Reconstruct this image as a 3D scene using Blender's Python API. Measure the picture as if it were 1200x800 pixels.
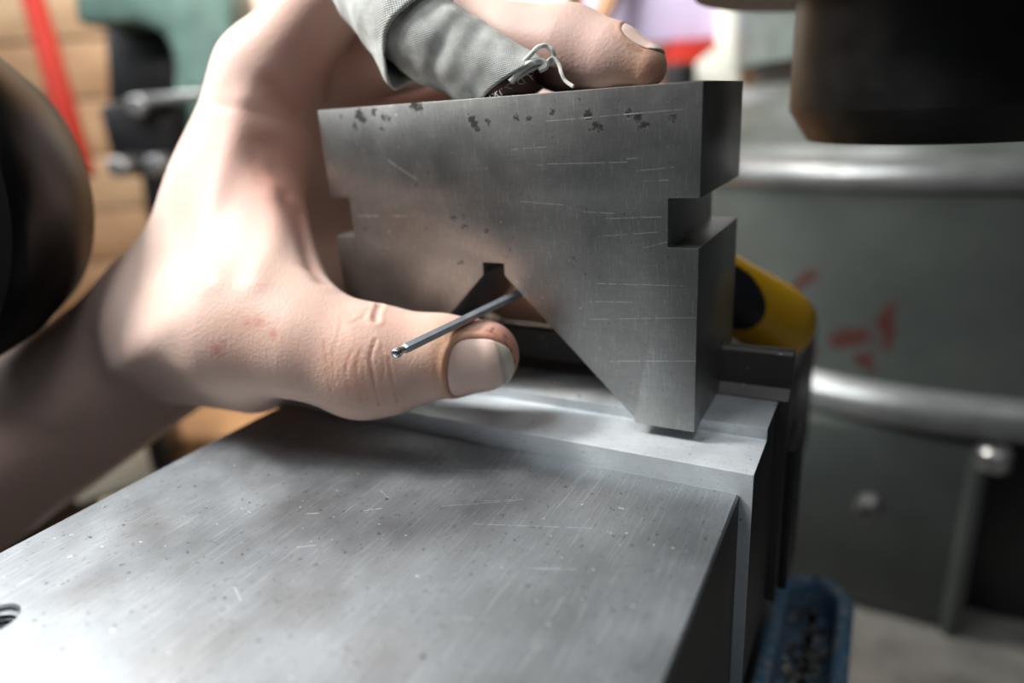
import bpy, bmesh, math, random
import numpy as np
from mathutils import Vector, Matrix, noise as mnoise

for o in list(bpy.data.objects):
    bpy.data.objects.remove(o)
SC = bpy.context.scene
COL = SC.collection
S = 0.001                      # everything below is written in millimetres
random.seed(7)
rng = np.random.default_rng(7)

# ------------------------------------------------------------------ camera
FPX = 794.4                    # focal length in pixels of the 1200 px wide frame
CAM = np.array([33.55, -141.05, 72.72])
RX, RY, RZ = 1.240, 0.064, 0.493
cam = bpy.data.cameras.new('camera')
camo = bpy.data.objects.new('camera', cam)
COL.objects.link(camo)
camo.location = Vector(CAM) * S
camo.rotation_euler = (RX, RY, RZ)
cam.sensor_width = 36
cam.lens = FPX / 1200 * 36
cam.clip_start = 0.005
cam.clip_end = 50
cam.dof.use_dof = True
cam.dof.focus_distance = 0.146
cam.dof.aperture_fstop = 5.0
SC.camera = camo
MR = np.array(camo.rotation_euler.to_matrix())

# ------------------------------------------------------------------ light
SC.view_settings.view_transform = 'Standard'
SC.view_settings.look = 'None'
SC.view_settings.gamma = 1
SC.view_settings.exposure = 0.0
world = bpy.data.worlds.new('room_light')
SC.world = world
world.use_nodes = True
bg = world.node_tree.nodes['Background']
bg.inputs[0].default_value = (0.75, 0.86, 1.0, 1)
bg.inputs[1].default_value = 0.045


def area(name, loc, target, size, power, colour=(1, 1, 1), size_y=None, spread=180):
    l = bpy.data.lights.new(name, 'AREA')
    l.energy = power
    l.color = colour
    l.size = size * S
    if size_y:
        l.shape = 'RECTANGLE'
        l.size_y = size_y * S
    l.spread = math.radians(spread)
    o = bpy.data.objects.new(name, l)
    COL.objects.link(o)
    o.location = Vector(loc) * S
    d = (Vector(target) - Vector(loc)).normalized()
    o.rotation_euler = d.to_track_quat('-Z', 'Y').to_euler()
    return o


area('lamp_key', (-305, -125, 340), (-95, -20, 30), 70, 2.5, (1.0, 0.99, 0.97))
area('window_light', (-720, -60, 430), (-60, -20, 0), 620, 3.2, (0.90, 0.96, 1.0), 420)
area('bench_fill', (-300, 180, 480), (-380, 640, 300), 220, 7.5, (1.0, 0.95, 0.88))  # added light with no visible source, brightens wall, bench and column
area('overhead_fill', (-320, -340, 810), (-40, 0, 0), 300, 4.6, (0.92, 0.97, 1.0))  # unseen overhead fill added for the hand, jaws and table
area('overhead_fill_right', (260, -260, 860), (60, 60, -80), 300, 1.3, (0.95, 0.97, 1.0))  # second unseen fill, added to bring up the tray and table


# ------------------------------------------------------------------ placing
def at(u, v, d):
    """the point of the scene d mm in front of the lens that the photo shows at pixel u, v"""
    return CAM + MR @ np.array([(u - 600) * d / FPX, -(v - 400) * d / FPX, -d])


def proj(p):
    c = MR.T @ (np.array(p, float) - CAM)
    return 600 + FPX * c[0] / -c[2], 400 - FPX * c[1] / -c[2], -c[2]


BACK = math.radians(29.5)      # the room's walls run square to this heading
BR_ = np.array([math.cos(BACK), math.sin(BACK), 0])
BF_ = np.array([-math.sin(BACK), math.cos(BACK), 0])

# ------------------------------------------------------------------ mesh helpers
ORG = {}


def tag(o, label=None, cat=None, group=None, kind=None):
    if label:
        o['label'] = label
    if cat:
        o['category'] = cat
    if group:
        o['group'] = group
    if kind:
        o['kind'] = kind
    return o


def link(o, parent, org):
    COL.objects.link(o)
    ORG[o.name] = np.array(org, float)
    if parent:
        o.parent = parent
        o.location = Vector(ORG[o.name] - ORG[parent.name]) * S
    else:
        o.location = Vector(org) * S
    return o


def empty(name, loc, label, cat, group=None):
    o = bpy.data.objects.new(name, None)
    o.empty_display_size = 0.01
    link(o, None, loc)
    return tag(o, label, cat, group)


def finish(me, mats, smooth=True, angle=None):
    for m in (mats if isinstance(mats, (list, tuple)) else [mats]):
        me.materials.append(m)
    me.polygons.foreach_set('use_smooth', [bool(smooth)] * len(me.polygons))
    if smooth and angle:
        me.set_sharp_from_angle(angle=math.radians(angle))
    me.update()


def obj(name, V, F, mat, parent=None, org=None, smooth=False, angle=35):
    V = np.array(V, float)
    if org is None:
        if parent is not None:
            org = ORG[parent.name]
        else:
            org = [(V[:, 0].min() + V[:, 0].max()) / 2, (V[:, 1].min() + V[:, 1].max()) / 2, V[:, 2].min()]
    me = bpy.data.meshes.new(name)
    me.from_pydata(((V - np.array(org)) * S).tolist(), [], F)
    finish(me, mat, smooth, angle)
    return link(bpy.data.objects.new(name, me), parent, org)


def from_bm(name, bm, mat, parent=None, org=None, smooth=True, angle=35):
    bmesh.ops.recalc_face_normals(bm, faces=bm.faces)
    V = np.array([v.co[:] for v in bm.verts])
    bm.verts.index_update()
    F = [[v.index for v in f.verts] for f in bm.faces]
    bm.free()
    return obj(name, V, F, mat, parent, org, smooth, angle)


def bm_prism(poly, axis, lo, hi, bevel=0.0, seg=2):
    """poly: outline in the two other axes, pushed along axis from lo to hi"""
    bm = bmesh.new()
    def p3(a, b, c):
        return {'x': (c, a, b), 'y': (a, c, b), 'z': (a, b, c)}[axis]
    v0 = [bm.verts.new(p3(a, b, lo)) for a, b in poly]
    v1 = [bm.verts.new(p3(a, b, hi)) for a, b in poly]
    n = len(poly)
    bm.faces.new(v0[::-1])
    bm.faces.new(v1)
    for i in range(n):
        bm.faces.new((v0[i], v0[(i + 1) % n], v1[(i + 1) % n], v1[i]))
    bmesh.ops.recalc_face_normals(bm, faces=bm.faces)
    if bevel:
        bmesh.ops.bevel(bm, geom=list(bm.edges), offset=bevel, segments=seg, affect='EDGES', profile=0.5, clamp_overlap=True)
    return bm


def bm_box(x0, x1, y0, y1, z0, z1, bevel=0.0, seg=2):
    return bm_prism([(x0, y0), (x1, y0), (x1, y1), (x0, y1)], 'z', z0, z1, bevel, seg)


def xform(bm, M):
    bmesh.ops.transform(bm, matrix=M, verts=bm.verts)
    return bm


def back_frame(p):
    """matrix of a frame square to the room, at p"""
    M = Matrix.Rotation(BACK, 4, 'Z')
    M.translation = Vector(p)
    return M


def axis_frame(p, z, x=(1, 0.2, 0.1)):
    z = Vector(z).normalized()
    x = Vector(x)
    x = (x - z * x.dot(z)).normalized()
    y = z.cross(x)
    M = Matrix((x, y, z)).transposed().to_4x4()
    M.translation = Vector(p)
    return M


def bm_lathe(profile, n=64, cap0=True, cap1=True):
    """profile of (radius, height) turned about z"""
    bm = bmesh.new()
    rings = []
    for r, z in profile:
        rings.append([bm.verts.new((r * math.cos(2 * math.pi * k / n), r * math.sin(2 * math.pi * k / n), z)) for k in range(n)])
    for a, b in zip(rings, rings[1:]):
        for k in range(n):
            bm.faces.new((a[k], a[(k + 1) % n], b[(k + 1) % n], b[k]))
    if cap0:
        bm.faces.new(rings[0][::-1])
    if cap1:
        bm.faces.new(rings[-1])
    return bm


def bm_tube(pts, rad, n=8, bm=None, cap=True):
    bm = bm or bmesh.new()
    pts = [Vector(p) for p in pts]
    rings = []
    ref = None
    for i, p in enumerate(pts):
        t = (pts[min(i + 1, len(pts) - 1)] - pts[max(i - 1, 0)]).normalized()
        if ref is None:
            ref = t.orthogonal().normalized()
        ref = (ref - t * ref.dot(t)).normalized()
        b = t.cross(ref)
        r = rad[i] if isinstance(rad, (list, tuple)) else rad
        rings.append([bm.verts.new(p + (ref * math.cos(2 * math.pi * k / n) + b * math.sin(2 * math.pi * k / n)) * r) for k in range(n)])
    for a, b in zip(rings, rings[1:]):
        for k in range(n):
            bm.faces.new((a[k], a[(k + 1) % n], b[(k + 1) % n], b[k]))
    if cap:
        bm.faces.new(rings[0][::-1])
        bm.faces.new(rings[-1])
    return bm


def spline(pts, n):
    """Catmull-Rom through pts"""
    P = np.array(pts, float)
    P = np.vstack([2 * P[0] - P[1], P, 2 * P[-1] - P[-2]])
    out = []
    m = len(P) - 3
    for q in np.linspace(0, m - 1e-6, n):
        i = int(q)
        t = q - i
        a, b, c, d = P[i:i + 4]
        out.append(0.5 * (2 * b + (c - a) * t + (2 * a - 5 * b + 4 * c - d) * t * t + (3 * b - a - 3 * c + d) * t ** 3))
    return np.array(out)


# ------------------------------------------------------------------ material helpers
class NT:
    def __init__(self, name):
        self.m = bpy.data.materials.new(name)
        self.m.use_nodes = True
        self.t = self.m.node_tree
        self.p = self.t.nodes['Principled BSDF']
        self._obj = None

    def n(self, typ, **kw):
        nd = self.t.nodes.new(typ)
        for k, v in kw.items():
            setattr(nd, k, v)
        return nd

    def l(self, a, b):
        self.t.links.new(a, b)

    def set(self, nd, i, v):
        if hasattr(v, 'is_output') or isinstance(v, bpy.types.NodeSocket):
            self.l(v, nd.inputs[i])
        else:
            nd.inputs[i].default_value = v

    def pos(self):
        """object coordinates in millimetres"""
        if self._obj is None:
            tc = self.n('ShaderNodeTexCoord')
            vm = self.n('ShaderNodeVectorMath', operation='SCALE')
            self.l(tc.outputs['Object'], vm.inputs[0])
            vm.inputs['Scale'].default_value = 1000
            self._obj = vm.outputs[0]
        return self._obj

    def math(self, op, a, b=0.0, c=None, clamp=False):
        nd = self.n('ShaderNodeMath', operation=op, use_clamp=clamp)
        self.set(nd, 0, a)
        self.set(nd, 1, b)
        if c is not None:
            self.set(nd, 2, c)
        return nd.outputs[0]

    def vec(self, op, a, b=(0, 0, 0), scale=None):
        nd = self.n('ShaderNodeVectorMath', operation=op)
        self.set(nd, 0, a)
        if scale is not None:
            self.set(nd, 'Scale', scale)
        else:
            self.set(nd, 1, b)
        return nd.outputs['Value'] if op in ('DOT_PRODUCT', 'LENGTH', 'DISTANCE') else nd.outputs[0]

    def noise(self, scale, detail=3, rough=0.55, stretch=None, pos=None, offset=(0, 0, 0)):
        p = pos or self.pos()
        if stretch or offset != (0, 0, 0):
            p = self.vec('MULTIPLY', p, stretch or (1, 1, 1))
            p = self.vec('ADD', p, offset)
        nd = self.n('ShaderNodeTexNoise')
        self.l(p, nd.inputs['Vector'])
        nd.inputs['Scale'].default_value = scale
        nd.inputs['Detail'].default_value = detail
        nd.inputs['Roughness'].default_value = rough
        return nd.outputs['Fac']

    def ramp(self, fac, lo, hi, a=0.0, b=1.0):
        nd = self.n('ShaderNodeMapRange')
        self.l(fac, nd.inputs[0])
        for i, v in zip((1, 2, 3, 4), (lo, hi, a, b)):
            nd.inputs[i].default_value = v
        return nd.outputs[0]

    def mix(self, fac, a, b):
        nd = self.n('ShaderNodeMix', data_type='RGBA')
        self.set(nd, 0, fac)
        for i, v in ((6, a), (7, b)):
            if isinstance(v, (tuple, list)) and len(v) == 3:
                v = (*v, 1)
            self.set(nd, i, v)
        return nd.outputs[2]

    def blob(self, p, c, r, soft=0.5):
        return self.ramp(self.vec('DISTANCE', p, tuple(c)), r * (1 - soft), r, 1.0, 0.0)

    def seg(self, p, a, b, w):
        a, b = Vector(a), Vector(b)
        L = (b - a).length
        d = (b - a) / L
        q = self.vec('SUBTRACT', p, tuple(a))
        h = self.math('MINIMUM', self.math('MAXIMUM', self.vec('DOT_PRODUCT', q, tuple(d)), 0.0), L)
        return self.ramp(self.vec('LENGTH', self.vec('SUBTRACT', q, self.vec('SCALE', tuple(d), scale=h))), w * 0.4, w, 1.0, 0.0)

    def maxi(self, xs):
        r = xs[0]
        for x in xs[1:]:
            r = self.math('MAXIMUM', r, x)
        return r

    def bump(self, h, strength=0.3, dist=0.1):
        nd = self.n('ShaderNodeBump')
        nd.inputs['Strength'].default_value = strength
        nd.inputs['Distance'].default_value = dist * S
        self.l(h, nd.inputs['Height'])
        self.l(nd.outputs[0], self.p.inputs['Normal'])

    def out(self, **kw):
        names = dict(base='Base Color', rough='Roughness', metal='Metallic', spec='Specular IOR Level', sss='Subsurface Weight', coat='Coat Weight', sheen='Sheen Weight')
        for k, v in kw.items():
            if k == 'base' and isinstance(v, (tuple, list)) and len(v) == 3:
                v = (*v, 1)
            self.set(self.p, names[k], v)
        return self.m


def plain(name, base, rough=0.5, metal=0.0, var=0.25, scale=0.05, bump=0.0, **kw):
    t = NT(name)
    n = t.noise(scale, 4)
    dark = tuple(c * (1 - var) for c in base)
    lite = tuple(min(1, c * (1 + var)) for c in base)
    if bump:
        t.bump(t.noise(scale * 12, 3), bump, 0.3)
    return t.out(base=t.mix(t.ramp(n, 0.3, 0.7), dark, lite), rough=rough, metal=metal, **kw)


def wood(name, base, dark):
    t = NT(name)
    g = t.noise(0.02, 5, 0.6, stretch=(0.15, 1.0, 1.6))
    return t.out(base=t.mix(t.ramp(g, 0.35, 0.7), dark, base), rough=0.6)


def steel(name, base, rough, org, metal=1.0, grain=(8, 0.3, 8), blobs=(), scratches=(), stains=(), pits=0.0, cross=None):
    """ground tool steel: org is the object's origin, marks are given in scene millimetres"""
    t = NT(name)
    org = np.array(org, float)
    P = t.pos()
    big = t.noise(0.05, 4)
    col = t.mix(t.ramp(big, 0.3, 0.7), tuple(c * 0.84 for c in base), tuple(c * 1.12 for c in base))
    fine = t.noise(0.8, 3, 0.6, stretch=grain)
    col = t.mix(t.math('MULTIPLY', t.ramp(fine, 0.35, 0.75), 0.35), col, tuple(c * 0.62 for c in base))
    if cross:
        fine2 = t.noise(0.8, 2, 0.6, stretch=cross)
        col = t.mix(t.math('MULTIPLY', t.ramp(fine2, 0.55, 0.8), 0.5), col, tuple(min(1, c * 1.7) for c in base))
    if stains:
        wob = t.n('ShaderNodeTexNoise')
        t.l(P, wob.inputs['Vector'])
        wob.inputs['Scale'].default_value = 0.12
        wob.inputs['Detail'].default_value = 4
        Pw = t.vec('ADD', P, t.vec('SCALE', t.vec('SUBTRACT', wob.outputs['Color'], (0.5, 0.5, 0.5)), scale=14))
        m = t.maxi([t.blob(Pw, np.array(c) - org, r, 0.8) for c, r in stains])
        col = t.mix(t.math('MULTIPLY', m, 0.25), col, (0.16, 0.12, 0.09))
    rgh = t.ramp(big, 0.3, 0.7, rough * 0.9, rough * 1.12)
    if pits:
        pn = t.noise(0.55, 4, 0.7)
        pm = t.ramp(pn, 0.66 - pits * 0.05, 0.72 - pits * 0.05)
        col = t.mix(t.math('MULTIPLY', pm, 0.75), col, (0.05, 0.045, 0.04))
        pn2 = t.noise(1.0, 2, 0.6, stretch=(1.5, 0.55, 1), offset=(11, 3, 8))
        col = t.mix(t.math('MULTIPLY', t.ramp(pn2, 0.63, 0.72), min(0.6, pits * 1.1)), col, tuple(c * 0.3 for c in base))
        pn3 = t.noise(0.06, 5, 0.7, offset=(2, 13, 8))
        col = t.mix(t.math('MULTIPLY', t.ramp(pn3, 0.45, 0.7), 0.3), col, tuple(c * 0.6 for c in base))
        wn = t.noise(0.9, 2, 0.5, offset=(31, 7, 3))
        wm = t.ramp(wn, 0.74, 0.78)
        col = t.mix(wm, col, (0.9, 0.92, 0.95))
    if blobs:
        wob = t.n('ShaderNodeTexNoise')
        t.l(P, wob.inputs['Vector'])
        wob.inputs['Scale'].default_value = 0.8
        wob.inputs['Detail'].default_value = 6
        wob.inputs['Roughness'].default_value = 0.8
        Pw = t.vec('ADD', P, t.vec('SCALE', t.vec('SUBTRACT', wob.outputs['Color'], (0.5, 0.5, 0.5)), scale=5.5))
        m = t.maxi([t.blob(Pw, np.array(c) - org, r, 0.45) for c, r in blobs])
        col = t.mix(t.math('MULTIPLY', m, 0.88), col, (0.012, 0.011, 0.01))
        rgh = t.math('ADD', rgh, t.math('MULTIPLY', m, 0.3), clamp=True)
    if scratches:
        br = t.ramp(t.noise(0.6, 3, 0.7, offset=(5, 9, 2)), 0.38, 0.5)
        m = t.maxi([t.seg(P, np.array(a) - org, np.array(b) - org, w) for a, b, w in scratches])
        m = t.math('MULTIPLY', m, br)
        col = t.mix(t.math('MULTIPLY', m, 0.5), col, (0.85, 0.86, 0.88))
    t.bump(fine, 0.12, 0.05)
    return t.out(base=col, rough=rgh, metal=metal)


# ------------------------------------------------------------------ setting
m_plank = wood('plank_wood', (0.46, 0.29, 0.165), (0.33, 0.185, 0.095))
m_plank2 = wood('plank_wood_pale', (0.52, 0.36, 0.22), (0.40, 0.25, 0.14))
m_bench = wood('bench_wood', (0.45, 0.24, 0.10), (0.22, 0.11, 0.05))
m_pale = wood('pale_board_wood', (0.56, 0.49, 0.29), (0.44, 0.36, 0.19))
m_floor = plain('concrete_floor', (0.16, 0.155, 0.15), 0.8)
m_black = plain('black_paint', (0.012, 0.012, 0.013), 0.45)
m_iron = plain('black_iron', (0.02, 0.02, 0.022), 0.38, 0.3)
m_teal = plain('teal_paint', (0.10, 0.17, 0.15), 0.45)
m_red = plain('red_paint', (0.36, 0.022, 0.012), 0.6, var=0.1, spec=0.2)
m_cream = plain('cream_card', (0.75, 0.70, 0.58), 0.7, var=0.08)

WALL_D = 760
wc = at(600, 127, WALL_D)
wc[2] = 0
wall = from_bm('wall_back', xform(bm_box(-1500, 1500, 8, 40, -900, 1600), back_frame(wc)), plain('wall_board', (0.10, 0.06, 0.035), 0.8), org=(wc[0], wc[1], -900))
tag(wall, kind='structure')
ph = 60.0
zz = -426
k = 0
while zz < 700:
    bm = xform(bm_box(-1400, 1400, -6, 10, zz, zz + ph - 2.5, 2.5, 2), back_frame(wc))
    p = from_bm('plank', bm, (m_plank, m_plank2)[k % 3 == 1], wall)
    zz += ph
    k += 1
fc = at(600, 400, 300)
fl = from_bm('floor', bm_box(-2500, 2500, -2500, 2500, -940, -900), m_floor)
tag(fl, kind='structure')

TABLE_Z = -221.0
tb = from_bm('machine_table', bm_box(-95, 520, -330, 640, TABLE_Z - 60, TABLE_Z, 2), plain('table_iron', (0.30, 0.285, 0.26), 0.55, 0.2, bump=0.2))
tag(tb, 'flat grey iron machine table at the lower right under the round column', 'machine table')
BENCH_Z = -150.0
bench = from_bm('workbench', xform(bm_box(-700, 215, -330, -8, BENCH_Z - 40, BENCH_Z, 2), back_frame((wc[0], wc[1], 0))), m_bench)
tag(bench, 'brown wooden workbench top along the plank wall behind the wrist', 'workbench')

# ------------------------------------------------------------------ drill press column behind the vise
def column():
    ax = np.array([76.0, 462.0])
    org = (ax[0], ax[1], TABLE_Z)
    t = NT('column_paint')
    P = t.pos()
    n = t.noise(0.012, 5, 0.6)
    col = t.mix(t.ramp(n, 0.35, 0.7), (0.062, 0.071, 0.066), (0.10, 0.112, 0.103))
    wob = t.n('ShaderNodeTexNoise')
    t.l(P, wob.inputs['Vector'])
    wob.inputs['Scale'].default_value = 0.05
    wob.inputs['Detail'].default_value = 5
    Pw = t.vec('ADD', P, t.vec('SCALE', t.vec('SUBTRACT', wob.outputs['Color'], (0.5, 0.5, 0.5)), scale=34))
    rust = []
    for u, v, d, r in ((945, 330, 300, 7), (1000, 395, 285, 11), (1040, 385, 280, 10), (1020, 425, 280, 7), (960, 408, 290, 5), (1185, 492, 262, 9), (1140, 493, 265, 7), (1010, 468, 280, 6)):
        rust.append(t.blob(Pw, COLHIT(u, v, ax, 221) - np.array(org), r, 0.5))
    col = t.mix(t.math('MULTIPLY', t.maxi(rust), 0.8), col, (0.075, 0.016, 0.012))
    m = t.out(base=col, rough=0.26, metal=0.1)
    m_cone = plain('column_step_paint', (0.10, 0.11, 0.10), 0.32)
    m_up = plain('column_green_paint', (0.10, 0.13, 0.125), 0.4)
    e = empty('machine_column', org, 'big round grey cast iron machine column with red paint stains behind the vise', 'machine column')
    base = from_bm('column_drum', bm_lathe_at([(221, -80), (221, 22)], ax, 128), m, e, angle=50)
    m_rim = plain('column_rim_pale', (0.22, 0.23, 0.23), 0.34, 0.5, var=0.3, scale=0.03)  # bare metal, paled so the rim highlights read white
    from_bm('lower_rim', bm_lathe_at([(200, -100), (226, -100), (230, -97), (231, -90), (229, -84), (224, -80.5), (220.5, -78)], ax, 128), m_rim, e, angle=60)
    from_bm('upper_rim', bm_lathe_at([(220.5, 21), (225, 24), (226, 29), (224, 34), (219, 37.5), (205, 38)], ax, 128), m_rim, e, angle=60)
    from_bm('column_cone', bm_lathe_at([(214, 37), (211, 43), (206, 44), (205, 54), (190, 56), (188, 66), (172, 70), (164, 77), (120, 78)], ax, 96), m_cone, e, angle=50)
    from_bm('column_neck', bm_lathe_at([(143, 74), (143, 96)], ax, 96), m_black, e)  # black groove; its colour carries the shadow under the shaft
    from_bm('column_shaft', bm_lathe_at([(150, 89), (158, 91), (158, 330), (150, 333)], ax, 96), m_up, e)
    from_bm('head_blocker', bm_box(-20, 150, 20, 470, 205, 380, 20, 3), m_up, e)  # unseen head block, added to keep the overhead fill off the column
    bx = from_bm('column_base', bm_box(-120, 88, 238, 600, TABLE_Z, -100.5, 5, 3), m, e)
    M = axis_frame(at(1018, 597, 338), (0, -1, 0))
    from_bm('bolt', xform(bm_lathe([(6.5, -6), (6.5, 2), (5.5, 4), (3, 4.6)], 6), M), plain('bolt_steel', (0.3, 0.3, 0.3), 0.35, 0.8), e)
    from_bm('corner_bead', bm_tube([(88, 238, TABLE_Z), (88, 238, -104)], 5, 12), m, e)
    from_bm('bolt', bm_lathe_at([(8, -112), (8, -103), (6, -101)], (93, 233), 12), plain('bolt_worn', (0.4, 0.4, 0.4), 0.3, 0.8), e)
    from_bm('side_block', bm_box(92, 300, 262, 500, TABLE_Z, -101, 2), m_black, e)  # plain black block beside the base, set back from its front


def COLHIT(u, v, ax, r):
    """where the line through u, v meets the drum"""
    o = CAM[:2] - ax
    d = (at(u, v, 1.0) - CAM)
    a = d[:2] @ d[:2]
    b = 2 * o @ d[:2]
    c = o @ o - r * r
    q = b * b - 4 * a * c
    t = (-b - math.sqrt(max(q, 0))) / (2 * a)
    return CAM + d * t


def bm_lathe_at(prof, ax, n):
    return xform(bm_lathe(prof, n), Matrix.Translation((ax[0], ax[1], 0)))


column()

# ------------------------------------------------------------------ chuck and spindle nose, upper right
def chuck():
    ax = (47.0, 92.0)
    org = (*ax, 57)
    m = plain('chuck_steel', (0.008, 0.0076, 0.0074), 0.4, 0.0, var=0.4, scale=0.12, spec=0.28)
    m2 = plain('spindle_cast', (0.22, 0.21, 0.19), 0.6, 0.2, bump=0.5, scale=0.3)
    e = empty('drill_chuck', org, 'black drill chuck with a sloped lower rim hanging at the upper right', 'drill chuck')
    from_bm('chuck_body', bm_lathe_at([(20, 58.2), (36.5, 58), (37.2, 58.4), (42.0, 66.2), (42.4, 67.2), (42.4, 96), (41, 98), (30, 99)], ax, 128), m, e, angle=25)
    from_bm('chuck_collar', bm_lathe_at([(39, 95.5), (44, 96), (44, 97.5), (40, 99)], ax, 96), m2, e)
    from_bm('spindle_flange', bm_lathe_at([(30, 98.4), (68, 98.4), (70, 99), (76, 108), (77, 112), (77, 190)], ax, 128), m2, e)


chuck()

# ------------------------------------------------------------------ vise
H1, H2, YR, YS, YU = -2.86, -7.94, 7.54, -9.2, 23.8
PX0, PX1 = -122.3, 12.1
VB_W, VB_H, VB_T = 100.0, 75.5, 40.3


def vise():
    org = (-50, 20, TABLE_Z)
    e = empty('milling_vise', org, 'ground steel machine vise closed in the foreground, holding up the v-block', 'vise')
    # --- front jaw with its tapped hole
    hx, hy, hr = -100.2, -100.6, 4.3
    sc = [((-64, -62, H2), (-61, -60, H2), 0.16), ((-45, -38, H2), (-31, -30, H2), 0.12), ((-38, -33, H2), (-29, -28.5, H2), 0.16),
          ((-52, -24, H2), (-40, -20, H2), 0.16), ((-35, -41, H2), (-12, -33, H2), 0.12), ((-71, -52, H2), (-69, -51, H2), 0.3),
          ((-66, -76, H2), (-62, -78, H2), 0.14), ((-86, -56, H2), (-83, -57, H2), 0.14), ((-20, -50, H2), (-10, -46, H2), 0.16),
          ((-62, -38, H2), (-58, -40, H2), 0.12), ((-60, -46, H2), (-57, -44, H2), 0.3), ((-24, -66, H2), (-18, -64, H2), 0.12)]
    st = [((-74, -50, H2), 9), ((-52, -72, H2), 10), ((-60, -92, H2), 12), ((-100, -70, H2), 10), ((-30, -78, H2), 9), ((-92, -88, H2), 9)]
    m = steel('plate_steel', (0.35, 0.368, 0.383), 0.52, org, 1.0, grain=(6, 0.25, 6), scratches=sc, stains=st, pits=0.5, cross=(3.2, 0.12, 3))
    mdk = plain('jaw_side_shaded', (0.035, 0.034, 0.034), 0.5, 0.4)  # near-black steel puts shade into the right-hand jaw faces
    bm = bmesh.new()
    n = 40
    z = H2
    x0, x1, y0, y1 = PX0, PX1, -210.0, YS - 0.05
    c = 0.5                                   # small chamfer round the top
    ring = [bm.verts.new((hx + hr * math.cos(2 * math.pi * k / n), hy + hr * math.sin(2 * math.pi * k / n), z)) for k in range(n)]
    def edgept(a):
        dx, dy = math.cos(a), math.sin(a)
        s = 14
        t = min(s / abs(dx) if abs(dx) > 1e-9 else 1e9, s / abs(dy) if abs(dy) > 1e-9 else 1e9)
        return hx + dx * t, hy + dy * t, z
    sq = [bm.verts.new(edgept(2 * math.pi * k / n)) for k in range(n)]
    for k in range(n):
        bm.faces.new((ring[k], ring[(k + 1) % n], sq[(k + 1) % n], sq[k]))
    cor = {}
    for k, v in enumerate(sq):
        if abs(abs(v.co.x - hx) - 14) < 1e-4 and abs(abs(v.co.y - hy) - 14) < 1e-4:
            cor[(v.co.x > hx, v.co.y > hy)] = k
    ot = {(a, b): bm.verts.new(((x1 - c if a else x0 + c), (y1 - c if b else y0 + c), z)) for a in (0, 1) for b in (0, 1)}
    order = [(True, True), (False, True), (False, False), (True, False)]
    for i in range(4):
        a, b = order[i], order[(i + 1) % 4]
        ka, kb = cor[a], cor[b]
        if kb < ka:
            kb += n
        chain = [sq[k % n] for k in range(ka, kb + 1)]
        bm.faces.new(chain + [ot[b], ot[a]])
    lo = {(a, b): bm.verts.new(((x1 if a else x0), (y1 if b else y0), z - c)) for a in (0, 1) for b in (0, 1)}
    bt = {(a, b): bm.verts.new(((x1 if a else x0), (y1 if b else y0), -60)) for a in (0, 1) for b in (0, 1)}
    for i in range(4):
        a, b = order[i], order[(i + 1) % 4]
        bm.faces.new((ot[a], ot[b], lo[b], lo[a]))
        bm.faces.new((lo[a], lo[b], bt[b], bt[a]))
    bm.faces.new([bt[q] for q in order])
    # thread: ridged wall going down
    prev = ring
    steps = [(hr - 0.45, -0.5)]
    zz = -0.9
    for i in range(9):
        steps += [(hr - 0.2, zz), (hr - 1.0, zz - 0.55), (hr - 1.0, zz - 0.7), (hr - 0.2, zz - 1.2)]
        zz -= 1.25
    for r, dz in steps:
        cur = [bm.verts.new((hx + r * math.cos(2 * math.pi * k / n), hy + r * math.sin(2 * math.pi * k / n), z + dz + 1.25 * (k / n - 0.5) * (dz < -0.6))) for k in range(n)]
        for k in range(n):
            bm.faces.new((prev[k], prev[(k + 1) % n], cur[(k + 1) % n], cur[k]))
        prev = cur
    bm.faces.new(prev)
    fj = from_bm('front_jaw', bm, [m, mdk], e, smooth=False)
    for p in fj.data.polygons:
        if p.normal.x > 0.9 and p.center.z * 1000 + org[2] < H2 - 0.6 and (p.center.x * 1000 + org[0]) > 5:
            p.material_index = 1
    # --- stepped jaw plate
    ms = steel('jaw_plate_steel', (0.74, 0.78, 0.80), 0.55, org, 0.55, grain=(0.5, 5, 5), pits=0.3,
               scratches=[((5, 3, H1), (8, 1, H1), 0.2), ((-8, 3, H1), (-4, 5, H1), 0.2), ((-10, -4, H1), (0, -3, H1), 0.15)])
    bm = bm_prism([(YS, -60), (YU, -60), (YU, 0), (YR, 0), (YR, H1), (YS, H1)], 'x', -126, 14.85, 0.35, 2)
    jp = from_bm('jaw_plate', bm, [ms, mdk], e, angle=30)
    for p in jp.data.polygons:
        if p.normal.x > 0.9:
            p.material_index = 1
    # --- rear jaw
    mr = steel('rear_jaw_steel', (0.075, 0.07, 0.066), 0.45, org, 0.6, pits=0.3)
    bm = bm_prism([(YU + 0.05, -60), (31.0, -60), (31.0, 11.4), (30.6, 11.8), (28.4, 11.8), (27.4, 10.8), (27.2, 2.2), (YU + 0.05, 0.2)], 'x', -128, 17.2, 0.25, 2)
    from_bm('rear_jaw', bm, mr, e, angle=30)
    from_bm('jaw_body', bm_box(-124, 15, 31.05, 128, -60, -9.0, 2), mr, e)
    # socket screw and plate on the dark flank of the rear jaw
    M = axis_frame((17.2, 40, -22), (1, 0, 0), (0, 1, 0))
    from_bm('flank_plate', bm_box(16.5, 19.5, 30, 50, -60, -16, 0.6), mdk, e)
    from_bm('vise_bed', bm_box(-116, 9, -212, 110, -150, -60.05, 1.5), plain('vise_bed_iron', (0.02, 0.022, 0.028), 0.5, 0.3), e)
    from_bm('swivel_base', xform(bm_lathe([(58, TABLE_Z), (58, -205), (52, -190), (50, -150)], 64), Matrix.Translation((-52, -40, 0))), plain('vise_base_blue', (0.03, 0.08, 0.14), 0.5), e)


vise()

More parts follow.
